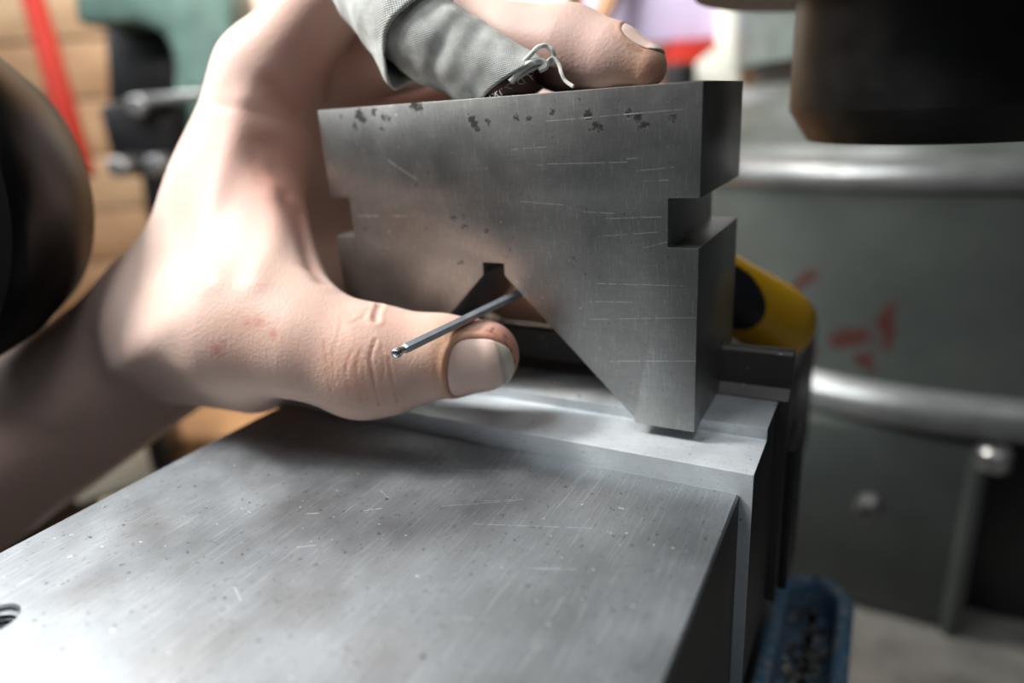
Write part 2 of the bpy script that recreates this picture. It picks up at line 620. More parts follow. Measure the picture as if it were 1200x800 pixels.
# blue coolant tray with a raised rounded rim, seen beyond the vise's right flank
def tray():
    zt, xr, yb, r = -100.0, 37.8, 97.0, 15.0
    t = NT('tray_blue_paint')
    n = t.noise(0.3, 5, 0.7)
    m = t.out(base=t.mix(t.ramp(n, 0.5, 0.66), (0.085, 0.20, 0.32), (0.45, 0.40, 0.36)), rough=0.5)
    def rr(off, z):
        P = []
        for cx, cy, a0 in ((xr - r, yb - r, 0), (11 + r, yb - r, 90), (11 + r, -150 + r, 180), (xr - r, -150 + r, 270)):
            q = r - off
            q = max(q, 0.5)
            for k in range(9):
                a = math.radians(a0 + k * 11.25)
                P.append((cx + q * math.cos(a), cy + q * math.sin(a), z))
        return P
    bm = bmesh.new()
    prof = [(0, TABLE_Z), (0, zt - 2), (0.7, zt - 0.6), (2, zt), (4, zt), (5, zt - 0.8), (5.6, zt - 3), (6, zt - 14)]
    rings = [[bm.verts.new(p) for p in rr(o, z)] for o, z in prof]
    L = len(rings[0])
    for a, b in zip(rings, rings[1:]):
        for k in range(L):
            bm.faces.new((a[k], a[(k + 1) % L], b[(k + 1) % L], b[k]))
    bm.faces.new(rings[-1])
    bm.faces.new(rings[0][::-1])
    o = from_bm('chip_tray', bm, m, None, angle=40)
    tag(o, 'blue painted tray with a rounded rim beside the right flank of the vise', 'tray')
    # swarf lying in it
    bm = bmesh.new()
    for i in range(420):
        x = random.uniform(18, xr - 7)
        y = random.uniform(-20, yb - 7)
        if x > xr - 14 and y > yb - 14 and (x - xr + 14) + (y - yb + 14) > 9:
            continue
        c = Vector((x, y, zt - 13.6 + random.uniform(0, 2.5)))
        w = random.uniform(0.6, 1.9)
        a = Vector((random.uniform(-1, 1), random.uniform(-1, 1), random.uniform(-0.3, 0.5))).normalized()
        b = a.orthogonal()
        vs = [bm.verts.new(c + a * w), bm.verts.new(c + b * w * 0.6), bm.verts.new(c - a * w), bm.verts.new(c - b * w * 0.5 + a.cross(b) * w * 0.5)]
        for f in ((0, 1, 2), (0, 2, 3), (0, 1, 3), (1, 2, 3)):
            bm.faces.new([vs[q] for q in f])
    s = from_bm('metal_swarf', bm, plain('swarf', (0.35, 0.33, 0.30), 0.35, 0.8, var=0.5, scale=0.5), None, smooth=False)
    tag(s, 'loose metal swarf lying in the blue tray beside the vise', 'swarf', kind='stuff')


tray()

# ------------------------------------------------------------------ v-block
def v_block():
    W, H, T = VB_W, VB_H, VB_T
    n1, n2, nd, vx, vz, sw = 42.6, 53.0, 6.6, -50.1, 34.2, 2.95
    cf = 1.6
    poly = [(-W, 0), (vx - sw - vz + cf, 0), (vx - sw - vz + cf + 0.0, cf), (vx - sw, vz), (vx - sw, vz + 3), (vx + sw, vz + 3), (vx + sw, vz), (vx + sw + vz - cf, cf), (vx + sw + vz - cf + 0.4, 0),
            (0, 0), (0, n1), (-nd, n1), (-nd, n2), (0, n2), (0, H), (-W, H), (-W, n2), (-W + nd, n2), (-W + nd, n1), (-W, n1)]
    org = (-50, T / 2, 0)
    def f(u, v):                               # marks on the front face, read off it
        d = at(u, v, 1.0) - CAM
        return CAM + d * (-CAM[1] / d[1])
    bl = [(f(u, v), r) for u, v, r in ((400, 136, 1.0), (421, 134, 1.9), (425, 140, 1.7), (416, 147, 1.2), (438, 131, 1.3), (449, 138, 1.0), (456, 140, 1.1), (447, 150, 1.1), (485, 123, 1.5), (491, 126, 1.3),
                                       (552, 140, 1.5), (557, 146, 1.4), (571, 142, 1.2), (560, 152, .9), (605, 138, .9), (620, 140, 1.0), (690, 134, 1.5), (700, 146, 1.3), (704, 152, 1.1), (694, 149, .9),
                                       (737, 133, 1.3), (748, 137, 1.3), (755, 146, 1.4), (750, 150, .9), (788, 138, .9), (648, 132, .9), (545, 265, .9), (570, 271, .8), (531, 256, .8), (544, 254, 0.7), (488, 216, .7), (674, 303, .5), (540, 308, .7), (725, 120, .5))]
    scr = [(f(a, b), f(c, d), w) for a, b, c, d, w in ((640, 192, 735, 190, .18), (735, 186, 748, 185, .2), (620, 193, 640, 193, .14), (710, 256, 775, 254, .18), (455, 188, 488, 210, .3), (420, 253, 442, 253, .3), (460, 253, 475, 253, .3),
                                                       (684, 248, 720, 250, .15), (756, 290, 783, 283, .15), (700, 332, 800, 335, .14), (690, 374, 818, 372, .12), (640, 142, 800, 128, .14), (690, 353, 740, 354, .12), (700, 277, 770, 272, .14), (560, 198, 570, 197, .3),
                                                       (745, 200, 790, 196, .15), (610, 236, 660, 240, .13), (600, 175, 640, 172, .12), (756, 212, 784, 211, .16), (715, 423, 815, 423, .13))]
    m = steel('v_block_steel', (0.34, 0.335, 0.32), 0.40, org, 1.0, grain=(0.5, 3, 3), cross=(4, 3, 0.4), blobs=bl, scratches=scr, pits=0.15)
    bm = bm_prism([(x, z) for x, z in poly], 'y', 0, T, 0.22, 2)
    o = from_bm('v_block', bm, m, None, org, angle=30)
    tag(o, 'grey steel v-block with side slots standing on the vise, held by the hand', 'v-block')


v_block()

# ------------------------------------------------------------------ hex key through the vee
def hex_key():
    B = at(604, 346, 173)
    dA = 158.0
    while True:                                  # its near end comes up until the key just lies on the thumb
        A = at(461, 415, dA)
        if sdf(np.array([A + (B - A) * t for t in np.linspace(0, .95, 60)])).min() > 1.0 or dA < 128:
            break
        dA -= 0.4
    d = (B - A) / np.linalg.norm(B - A)
    r = 1.22
    M = axis_frame(A, d, (0, 0, 1))
    m = plain('hex_key_steel', (0.40, 0.43, 0.46), 0.42, 0.6, var=0.2, scale=0.3)
    L = np.linalg.norm(B - A) + 2.5
    e = empty('hex_key', A, 'thin dark steel ball-ended hex key lying across the thumb into the vee', 'hex key')
    from_bm('shank', xform(bm_lathe([(0.75, 3.0), (r, 3.5), (r, L)], 6), M), m, e, smooth=False)
    from_bm('ball_end', xform(bm_lathe([(0.35, 0.0), (0.9, 0.15), (1.12, 0.7), (1.14, 1.2), (1.0, 1.8), (0.72, 2.3), (0.72, 3.1)], 12), M), plain('ball_end_steel', (0.55, 0.56, 0.57), 0.25, 1.0), e, angle=60)
    return A, d, L



# ------------------------------------------------------------------ yellow handled tool on the rear jaw
def yellow_tool():
    tip = at(940, 395, 219)
    back = at(803, 313, 207)
    d = tip - back
    L = np.linalg.norm(d)
    d /= L
    M = axis_frame(back, d, -MR[:, 2])          # local x points away from the lens
    e = empty('screwdriver', tip - d * 30, 'yellow and black plastic tool handle lying on the rear jaw beside the v-block', 'screwdriver')
    b = L
    R = 11.6
    body = [(R * .80, b - 75), (R * .92, b - 45), (R, b - 22), (R * 1.03, b - 14), (R * .99, b - 9), (R * .88, b - 4.6), (R * .66, b - 1.8), (R * .36, b - .4), (0.2, b)]
    from_bm('handle', xform(bm_lathe(body, 48), M), plain('yellow_plastic', (0.92, 0.50, 0.012), 0.3, var=0.06), e, angle=80)
    zs, rs = [q[1] for q in body], [q[0] for q in body]
    bm = bmesh.new()
    n, k = 24, 20
    mid, half = math.radians(205), math.radians(62)
    g = []
    for i in range(n + 1):
        th = -1 + 2 * i / n
        end = b - 21 - 12 * abs(th) ** 2.2
        row = []
        for j in range(k + 1):
            z = b - 70 + (end - b + 70) * j / k
            edge = max(abs(th), j / k)
            r = np.interp(z, zs, rs) + 0.7 * (1 - max(0, (edge - .85) / .15) ** 2) - 0.25
            a = mid + th * half
            row.append(bm.verts.new((r * math.cos(a), r * math.sin(a), z)))
        g.append(row)
    for i in range(n):
        for j in range(k):
            bm.faces.new((g[i][j], g[i + 1][j], g[i + 1][j + 1], g[i][j + 1]))
    from_bm('grip', xform(bm, M), plain('grip_rubber', (0.015, 0.016, 0.02), 0.5), e, angle=80)
    from_bm('shank', xform(bm_lathe([(3, b - 115), (3, b - 74)], 16), M), plain('shank_steel', (0.5, 0.5, 0.5), 0.3, 1.0), e)


yellow_tool()

# ------------------------------------------------------------------ black hood at the left edge
def hood():
    c = at(-116, 232, 185)
    R = 48.5
    ax = -MR[:, 2] * 0.9 + MR[:, 0] * 0.30 + MR[:, 1] * 0.22          # its mouth opens towards the camera
    M = axis_frame(c, ax)
    e = empty('lamp_hood', c, 'large black round hood with a rolled rim cut off by the left edge', 'lamp hood')
    m = plain('hood_black', (0.0035, 0.0032, 0.0032), 0.36, spec=0.16)
    prof = [(R - 5, 4), (R - 3.5, -3), (R - 1.5, -5), (R, -4), (R + 0.6, 0), (R, 5), (R - 3, 14), (R - 10, 26), (R - 22, 36), (8, 40)]
    from_bm('hood_shell', xform(bm_lathe(prof, 96), M), m, e, angle=60)
    prof = [(R - 5.0, 3), (R - 6, 2.5), (R - 6.5, 6), (R - 9, 16), (R - 14, 26), (R - 24, 34), (4, 37)]
    from_bm('hood_liner', xform(bm_lathe(prof, 96), M), plain('hood_liner_black', (0.002, 0.002, 0.002), 0.6, spec=0.05), e, angle=60)


hood()

# ------------------------------------------------------------------ the hand
W_ = np.array
T0, T1, T2, T3, T4, T5 = at(567, 416, 165.5), at(512, 417, 165.5), at(435, 420, 167.5), at(362, 404, 169), at(285, 388, 175), at(205, 372, 199)
I0, I1, I2, I3 = at(312, 90, 200), at(418, -44, 178), at(484, 30, 166), at(594, 100, 161)
M0, M1, M2, M3 = W_((-124., 37, 88)), at(540, 42, 181), at(668, 58, 164), at(756, 79, 155)
R0, R1, R2, R3 = W_((-126., 58, 79)), W_((-84., 72, 88)), W_((-60., 66, 66)), W_((-58., 52.5, 40))
Q0, Q1, Q2, Q3 = W_((-130., 74, 64)), W_((-104., 84, 48)), W_((-92., 61, 13)), W_((-66., 54, 4.5))
WR = at(195, 392, 216)
WRB = at(190, 405, 232)
FA = at(-310, 760, 285)
FAB = at(-310, 760, 300)
c_i, c_m, c_r, c_p = WR + W_((2., 2, 6)), WR + W_((0., 14, 4)), WR + W_((0., 26, 0)), WR + W_((2., 36, -5))

PRIMS = {                                       # chains of tapering rods: (a, b, radius a, radius b, blend)
    'thumb': [(T0, T1, 8.6, 9.6, 3), (T1, T2, 9.5, 12.6, 4), (T2, T3, 12.5, 12.3, 5), (T3, T4, 12.5, 14.5, 6), (T4, T5, 14.5, 18.0, 8),
              (at(455, 432, 167), at(420, 436, 167.5), 10.2, 10.7, 5)],
    'index': [(I3, I2, 7.0, 8.6, 3), (I2, I1, 8.8, 10.0, 4), (I1, I0, 10.2, 12.5, 6)],
    'middle': [(M3, at(712, 67, 159), 4.9, 7.0, 4), (at(712, 67, 159), M2, 7.0, 9.2, 4), (M2, M1, 9.2, 10.0, 4), (M1, M0, 10.0, 12.0, 6)],
    'ring': [(R3, R2, 7, 8.5, 3), (R2, R1, 8.5, 9.5, 4), (R1, R0, 9.6, 11.5, 6)],
    'pinky': [(Q3, Q2, 6, 7, 3), (Q2, Q1, 7, 8, 4), (Q1, Q0, 8.2, 10.5, 6)],
    'palm': [(I0, c_i, 12.8, 14.5, 6), (M0, c_m, 12, 14, 10), (R0, c_r, 11.5, 13, 10), (Q0, c_p, 10.5, 13, 10),
             (WR, FA, 21.5, 30, 14), (WRB, FAB, 21.5, 30, 14), (c_i, c_p, 14, 14, 12),
             (at(243, 300, 199), at(300, 165, 200), 11, 10, 12),
             (W_((-146., 24, 20)), W_((-140., 62, 22)), 14, 13, 12),
             (at(225, 418, 200), at(300, 437, 190), 13, 10.5, 8)],
    'web': [(at(328, 372, 174), at(300, 205, 203), 8.5, 9.0, 10), (at(290, 350, 182), at(270, 240, 202), 11.5, 12, 12), (at(345, 352, 176), at(322, 262, 196), 6.0, 6.0, 10)],
}


def rod(P, a, b, ra, rb):
    ab = b - a
    h = np.clip(((P - a) @ ab) / (ab @ ab), 0, 1)
    return np.sqrt((((P - a) - h[:, None] * ab) ** 2).sum(1)) - (ra + (rb - ra) * h)


def smin(a, b, k):
    h = np.maximum(k - np.abs(a - b), 0) / k
    return np.minimum(a, b) - h * h * h * k / 6


def chain(P, name):
    d = None
    for a, b, ra, rb, k in PRIMS[name]:
        q = rod(P, a, b, ra, rb)
        d = q if d is None else smin(d, q, k * 1.6)
    return d


BLK = (W_((-100.25, -0.25, -0.2)), W_((0.25, 40.55, 75.75)))


def sdf(P):
    palm = chain(P, 'palm')
    th = smin(chain(P, 'thumb'), chain(P, 'web'), 18)
    d = smin(palm, th, 20)
    for f, k in (('index', 14), ('middle', 9), ('ring', 9), ('pinky', 9)):
        d = np.minimum(d, smin(chain(P, f), palm, k))
    # pressed flat where it meets the block
    c = (BLK[0] + BLK[1]) / 2
    h = (BLK[1] - BLK[0]) / 2
    q = np.abs(P - c) - h
    box = np.sqrt((np.maximum(q, 0) ** 2).sum(1)) + np.minimum(q.max(1), 0)
    return np.maximum(d, -box)


def grad(P, e=0.15):
    g = np.zeros_like(P)
    for s in ((1, -1, -1), (-1, -1, 1), (-1, 1, -1), (1, 1, 1)):
        s = np.array(s, float)
        g += s * sdf(P + s * e)[:, None]
    return g / (4 * e)


def surface_nets(lo, hi, h):
    n = np.ceil((hi - lo) / h).astype(int) + 1
    cs = 5
    nc = n // cs + 2
    ax = [lo[i] + np.arange(nc[i]) * h * cs + h * (cs - 1) / 2 for i in range(3)]
    C = np.stack(np.meshgrid(*ax, indexing='ij'), -1).reshape(-1, 3)
    D = np.empty(len(C))
    for i in range(0, len(C), 200000):
        D[i:i + 200000] = sdf(C[i:i + 200000])
    D = D.reshape(nc)
    full = np.repeat(np.repeat(np.repeat(D, cs, 0), cs, 1), cs, 2)[:n[0], :n[1], :n[2]].copy()
    act = np.argwhere(np.abs(full) < h * cs * 1.3)
    for i in range(0, len(act), 300000):
        a = act[i:i + 300000]
        full[a[:, 0], a[:, 1], a[:, 2]] = sdf(lo + a * h)
    s = full < 0
    cnt = np.zeros(np.array(full.shape) - 1, np.int8)
    for i in (0, 1):
        for j in (0, 1):
            for k in (0, 1):
                cnt += s[i:s.shape[0] - 1 + i, j:s.shape[1] - 1 + j, k:s.shape[2] - 1 + k]
    cells = np.argwhere((cnt > 0) & (cnt < 8))
    idx = -np.ones(cnt.shape, int)
    idx[tuple(cells.T)] = np.arange(len(cells))
    acc = np.zeros((len(cells), 3))
    num = np.zeros(len(cells))
    corners = [(i, j, k) for i in (0, 1) for j in (0, 1) for k in (0, 1)]
    for p in corners:
        for a in range(3):
            if p[a]:
                continue
            q = list(p)
            q[a] = 1
            v0 = full[tuple((cells + p).T)]
            v1 = full[tuple((cells + q).T)]
            m = (v0 < 0) != (v1 < 0)
            t = np.where(m, v0 / np.where(m, v0 - v1, 1), 0)
            pt = np.array(p, float) + np.outer(t, np.eye(3)[a])
            acc += np.where(m[:, None], pt, 0)
            num += m
    V = lo + (cells + acc / num[:, None]) * h
    F = []
    for a in range(3):
        b, c = (a + 1) % 3, (a + 2) % 3
        lo_s = [slice(None)] * 3
        hi_s = [slice(None)] * 3
        lo_s[a], hi_s[a] = slice(0, -1), slice(1, None)
        cr = np.argwhere(s[tuple(lo_s)] != s[tuple(hi_s)])
        cr = cr[(cr[:, b] > 0) & (cr[:, c] > 0) & (cr[:, b] < cnt.shape[b]) & (cr[:, c] < cnt.shape[c])]
        flip = s[tuple(cr.T)]
        eb, ec = np.eye(3, dtype=int)[b], np.eye(3, dtype=int)[c]
        q = np.stack([idx[tuple((cr - eb - ec).T)], idx[tuple((cr - ec).T)], idx[tuple(cr.T)], idx[tuple((cr - eb).T)]], 1)
        q[~flip] = q[~flip][:, ::-1]
        F.append(q[(q >= 0).all(1)])
    return V, np.vstack(F)


def subdivide(V, F):
    E = np.sort(np.stack([F, np.roll(F, -1, 1)], 2).reshape(-1, 2), 1)
    U, inv = np.unique(E, axis=0, return_inverse=True)
    inv = inv.reshape(-1)
    n = len(V)
    V2 = np.vstack([V, (V[U[:, 0]] + V[U[:, 1]]) / 2, V[F].mean(1)])
    e = inv.reshape(-1, 4) + n
    c = np.arange(len(F)) + n + len(U)
    Q = [np.stack([F[:, i], e[:, i], c, e[:, i - 1]], 1) for i in range(4)]
    return V2, np.vstack(Q)


def project(V, it=2):
    for _ in range(it):
        g = grad(V)
        l = np.maximum((g ** 2).sum(1), 0.2)
        V = V - np.clip(sdf(V) / l, -2, 2)[:, None] * g
    return V


def hit(u, v, d0=110, d1=330):
    """first point of the hand on the line of sight through u, v"""
    o = at(u, v, d0)
    d = at(u, v, d0 + 1) - o
    t = 0.0
    for _ in range(120):
        s = sdf((o + d * t)[None])[0]
        if abs(s) < 0.01:
            break
        t += s * 0.8
        if t > d1:
            break
    return o + d * t


def polyd(V, P, reach=14.0):
    """distance of every vertex to a polyline"""
    out = np.full(len(V), 1e3)
    P = np.array(P)
    m = ((V > P.min(0) - reach) & (V < P.max(0) + reach)).all(1)
    W = V[m]
    o = out[m]
    for a, b in zip(P, P[1:]):
        ab = b - a
        h = np.clip(((W - a) @ ab) / max(ab @ ab, 1e-9), 0, 1)
        o = np.minimum(o, np.sqrt((((W - a) - h[:, None] * ab) ** 2).sum(1)))
    out[m] = o
    return out


def finger_nail(a, b, mid, half, up, half_ang, tip_r, power=2.6):
    """axes of a nail: along the last bone, round it, and out of it"""
    x = (b - a) / np.linalg.norm(b - a)
    n = up - x * (up @ x)
    n /= np.linalg.norm(n)
    return dict(a=a, x=x, n=n, y=np.cross(n, x), mid=mid, half=half, ang=half_ang, pw=power, L=np.linalg.norm(b - a), r=tip_r)


def nail_coords(N, V):
    r = V - N['a']
    l = r @ N['x']
    rad = np.hypot(r @ N['y'], r @ N['n'])
    l = np.where(l > N['L'], N['L'] + N['r'] * np.arctan2(l - N['L'], rad), l)
    s = (l - N['mid']) / N['half']
    t = np.arctan2(r @ N['y'], r @ N['n']) / N['ang']
    return s, t


def nail_mesh(N, lift, ns=26, nt=26):
    O, D, E = [], [], []
    for s in np.linspace(-1, 1, ns):
        for t in np.linspace(-1, 1, nt):
            ss = s * math.sqrt(1 - t * t * (0.45 if s < 0 else 0.38))      # square to rounded outline
            tt = t * math.sqrt(1 - s * s * (0.16 if s < 0 else 0.40))
            th = tt * N['ang']
            d = N['n'] * math.cos(th) + N['y'] * math.sin(th)
            l = N['mid'] + ss * N['half']
            if l > N['L']:
                ph = (l - N['L']) / N['r']
                d = d * math.cos(ph) + N['x'] * math.sin(ph)
                l = N['L']
            O.append(N['a'] + N['x'] * l)
            D.append(d)
            E.append(lift + 0.28 * (1 - max(abs(s), abs(t)) ** 3) + 0.3 * max(0, s - 0.6) / 0.4)
    O, D, E = np.array(O), np.array(D), np.array(E)
    r = np.full(len(O), 12.0)
    for _ in range(30):
        r = np.clip(r - sdf(O + D * r[:, None]) * 0.9, 0, 14)
    V = O + D * (r + E)[:, None]
    F = [[i * nt + j, (i + 1) * nt + j, (i + 1) * nt + j + 1, i * nt + j + 1] for i in range(ns - 1) for j in range(nt - 1)]
    return V, F


def hand():
    lo = W_((-330., -95, -110))
    hi = W_((0., 105, 128))
    V, F = surface_nets(lo, hi, 1.15)
    V = project(V, 2)
    V, F = subdivide(V, F)
    V = project(V, 2)
    N = grad(V)
    N /= np.maximum(np.linalg.norm(N, axis=1), 1e-6)[:, None]
    toC = CAM - MR[:, 1] * 0
    right, upv, fwd = MR[:, 0], MR[:, 1], -MR[:, 2]
    # nails
    nt = finger_nail(T1, T0, 11.6, 8.2, -fwd * 0.86 - upv * 0.52, math.radians(58), 8.6)
    nm = finger_nail(at(712, 67, 159), M3, 7.5, 5.4, upv * 0.97 - fwd * 0.02, math.radians(56), 5.0)
    base = np.tile(W_((0.73, 0.53, 0.445)), (len(V), 1))
    rough = np.full(len(V), 0.45)

    def tint(w, c, k=1.0):
        nonlocal base
        w = np.clip(w * k, 0, 1)[:, None]
        base = base * (1 - w) + np.array(c) * w

    def gauss(p, r):
        return np.exp(-((V - p) ** 2).sum(1) / (2 * r * r))
    disp = np.zeros(len(V))
    for NN, fold in ((nt, 1.0), (nm, 0.6)):
        near = ((V - NN['a']) ** 2).sum(1) < 32 ** 2
        s, t = nail_coords(NN, V)
        q = (np.abs(s) ** NN['pw'] + np.abs(t) ** NN['pw']) ** (1 / NN['pw'])
        inn = np.clip((1.02 - q) / 0.06, 0, 1) * near
        ring = np.exp(-((q - 1.14) / 0.10) ** 2) * near * (s < 0.75)
        disp += -0.55 * inn * fold + 0.55 * ring * np.clip(0.9 - s, 0, 1) * fold
        crev = np.exp(-((q - 1.03) / 0.035) ** 2) * near
        tint(crev * (0.75 if fold == 1 else 0.3), (0.24, 0.10, 0.045))
        tint(np.exp(-((q - 1.2) / 0.16) ** 2) * near * (s < 0.4) * 0.5, (0.52, 0.25, 0.13))
        tint(np.exp(-((q - 1.06) / 0.06) ** 2) * near * (s > 0.45), (0.09, 0.075, 0.06), 0.8)
    # folds of the skin over the thumb's joint and the web
    creases = [([(401, 352), (398, 385), (390, 415), (393, 450)], .09, .35), ([(413, 410), (406, 430), (409, 462)], .12, .35),
               ([(440, 398), (434, 418), (437, 440), (445, 474)], .24, .4), ([(455, 420), (459, 440), (466, 470)], .16, .38),
               ([(423, 410), (418, 432), (424, 470)], .10, .35), ([(445, 357), (441, 366), (440, 375)], .6, .7), ([(433, 360), (424, 372), (412, 378)], .12, .5),
               ([(447, 405), (450, 425), (448, 445)], .10, .35), ([(380, 400), (384, 430), (388, 460)], .06, .4),
               ([(318, 172), (322, 200), (334, 232), (350, 270), (362, 312)], .5, 3.2), ([(301, 170), (298, 190), (310, 214)], .3, 2.6), ([(345, 130), (330, 118), (318, 100)], .3, 2.4),
               ([(352, 250), (360, 290), (376, 330)], .4, 2.0)]
    for pts, dep, wid in creases:
        P = [hit(u, v) for u, v in pts]
        P = spline(P, 24)
        d = polyd(V, P)
        g = np.exp(-(d / wid) ** 2)
        disp -= dep * g
        disp += dep * 0.35 * np.exp(-((d - wid * 2) / wid) ** 2)
        tint(g, (0.38, 0.15, 0.10), 0.42 if wid < 1 else 0.3)
    # tendons and veins as faint rises
    for pts, hgt, wid in (([(250, 330), (238, 280), (262, 200), (285, 120)], .9, 4), ([(300, 330), (322, 270), (318, 220)], .8, 3.5), ([(200, 380), (150, 420), (60, 490)], 1.0, 5)):
        d = polyd(V, spline([hit(u, v) for u, v in pts], 16))
        disp += hgt * np.exp(-(d / wid) ** 2)
    V = V + N * disp[:, None]
    # the skin's own colour, with shade painted over palm hollow and forearm
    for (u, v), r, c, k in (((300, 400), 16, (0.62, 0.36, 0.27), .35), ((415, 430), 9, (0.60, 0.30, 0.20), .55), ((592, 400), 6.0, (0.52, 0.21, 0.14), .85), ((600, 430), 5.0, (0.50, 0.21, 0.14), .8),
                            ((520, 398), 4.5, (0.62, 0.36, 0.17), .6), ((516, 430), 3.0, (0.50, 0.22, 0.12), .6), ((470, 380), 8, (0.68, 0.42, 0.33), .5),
                            ((330, 190), 14, (0.52, 0.22, 0.16), .6), ((350, 240), 10, (0.48, 0.18, 0.13), .6), ((390, 60), 12, (0.52, 0.22, 0.15), .4), ((660, 70), 14, (0.58, 0.34, 0.30), .3), ((768, 82), 4.5, (0.28, 0.12, 0.06), .8), ((748, 90), 5, (0.45, 0.24, 0.15), .5),  # first two darken the palm behind the web like the shade there
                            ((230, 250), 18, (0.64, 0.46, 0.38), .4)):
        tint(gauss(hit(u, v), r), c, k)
    tint(1 / (1 + np.exp((V[:, 0] + 195) / 14)), (0.52, 0.33, 0.24), .55)  # tan on the forearm, deepened by painting in its shadow
    for u, v, r in ((290, 378, .7), (303, 377, 1.0), (320, 391, .7), (254, 410, 1.1), (262, 402, .5)):
        tint(gauss(hit(u, v), r), (0.45, 0.06, 0.05), .5)
    tint(gauss(hit(285, 385), 5), (0.58, 0.33, 0.24), .4)
    # dirt in the tip's ridges
    for pts in ([(570, 387), (577, 390), (583, 394)], [(578, 384), (574, 392)], [(588, 396), (594, 404), (600, 412)], [(590, 392), (594, 396)], [(598, 420), (604, 424)], [(586, 402), (592, 410)]):
        d = polyd(V, spline([hit(u, v) for u, v in pts], 10))
        tint(np.exp(-(d / 0.28) ** 2), (0.05, 0.035, 0.03), .8)
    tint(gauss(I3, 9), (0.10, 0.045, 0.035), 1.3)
    org = W_((-160, 0, -8.0))
    t = NT('skin')
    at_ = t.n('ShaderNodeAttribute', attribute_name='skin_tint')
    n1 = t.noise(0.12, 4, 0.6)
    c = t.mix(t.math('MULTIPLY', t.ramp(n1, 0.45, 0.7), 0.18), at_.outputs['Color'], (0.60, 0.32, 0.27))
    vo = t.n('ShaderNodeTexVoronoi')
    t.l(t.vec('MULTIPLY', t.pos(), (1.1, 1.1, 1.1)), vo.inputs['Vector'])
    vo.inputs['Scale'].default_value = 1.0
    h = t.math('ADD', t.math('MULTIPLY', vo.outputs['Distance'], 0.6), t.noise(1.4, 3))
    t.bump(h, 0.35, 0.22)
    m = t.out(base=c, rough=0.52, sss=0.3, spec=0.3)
    t.p.inputs['Subsurface Radius'].default_value = (1.0, 0.36, 0.2)
    t.p.inputs['Subsurface Scale'].default_value = 0.0035
    me = bpy.data.meshes.new('person')
    me.from_pydata(((V - org) * S).tolist(), [], F.tolist())
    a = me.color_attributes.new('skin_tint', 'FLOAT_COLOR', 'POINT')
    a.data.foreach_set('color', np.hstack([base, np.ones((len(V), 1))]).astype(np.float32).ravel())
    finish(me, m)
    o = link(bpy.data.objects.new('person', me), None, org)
    tag(o, "person's bare left hand and forearm gripping the v-block, bandaged index finger above", 'person')
    # nails
    tn = NT('nail')
    u = tn.n('ShaderNodeAttribute', attribute_name='nail_tint')
    tn.bump(tn.noise(0.6, 2, 0.5, stretch=(1, 1, 1)), 0.08, 0.1)
    mn = tn.out(base=u.outputs['Color'], rough=0.3, sss=0.2, spec=0.5)
    tn.p.inputs['Subsurface Radius'].default_value = (1.0, 0.4, 0.3)
    tn.p.inputs['Subsurface Scale'].default_value = 0.002
    for name, NN, lift in (('thumbnail', nt, 0.05), ('fingernail', nm, 0.1)):
        NV, NF = nail_mesh(NN, lift)
        q = obj(name, NV, NF, mn, o, smooth=True, angle=None)
        cols = []
        for i in range(26):
            for j in range(26):
                s = -1 + 2 * i / 25
                tt = -1 + 2 * j / 25
                edge = s - 0.18 * tt * tt * 0 
                k = min(1, max(0, (edge - 0.56 + 0.12 * tt) / 0.08))
                b = W_((0.85, 0.59, 0.50)) * (1 - k) + W_((0.56, 0.50, 0.41)) * k
                g = math.exp(-((edge - 0.58 + 0.12 * tt) / 0.06) ** 2) * (1 if name == 'thumbnail' else 0.2)
                b = b * (1 - 0.55 * g) + W_((0.13, 0.11, 0.09)) * 0.55 * g
                cols.append([*b, 1])
        ca = q.data.color_attributes.new('nail_tint', 'FLOAT_COLOR', 'POINT')
        ca.data.foreach_set('color', np.array(cols, np.float32).ravel())
        md = q.modifiers.new('thickness', 'SOLIDIFY')
        md.thickness = 0.0005
        md.offset = -1
    return o


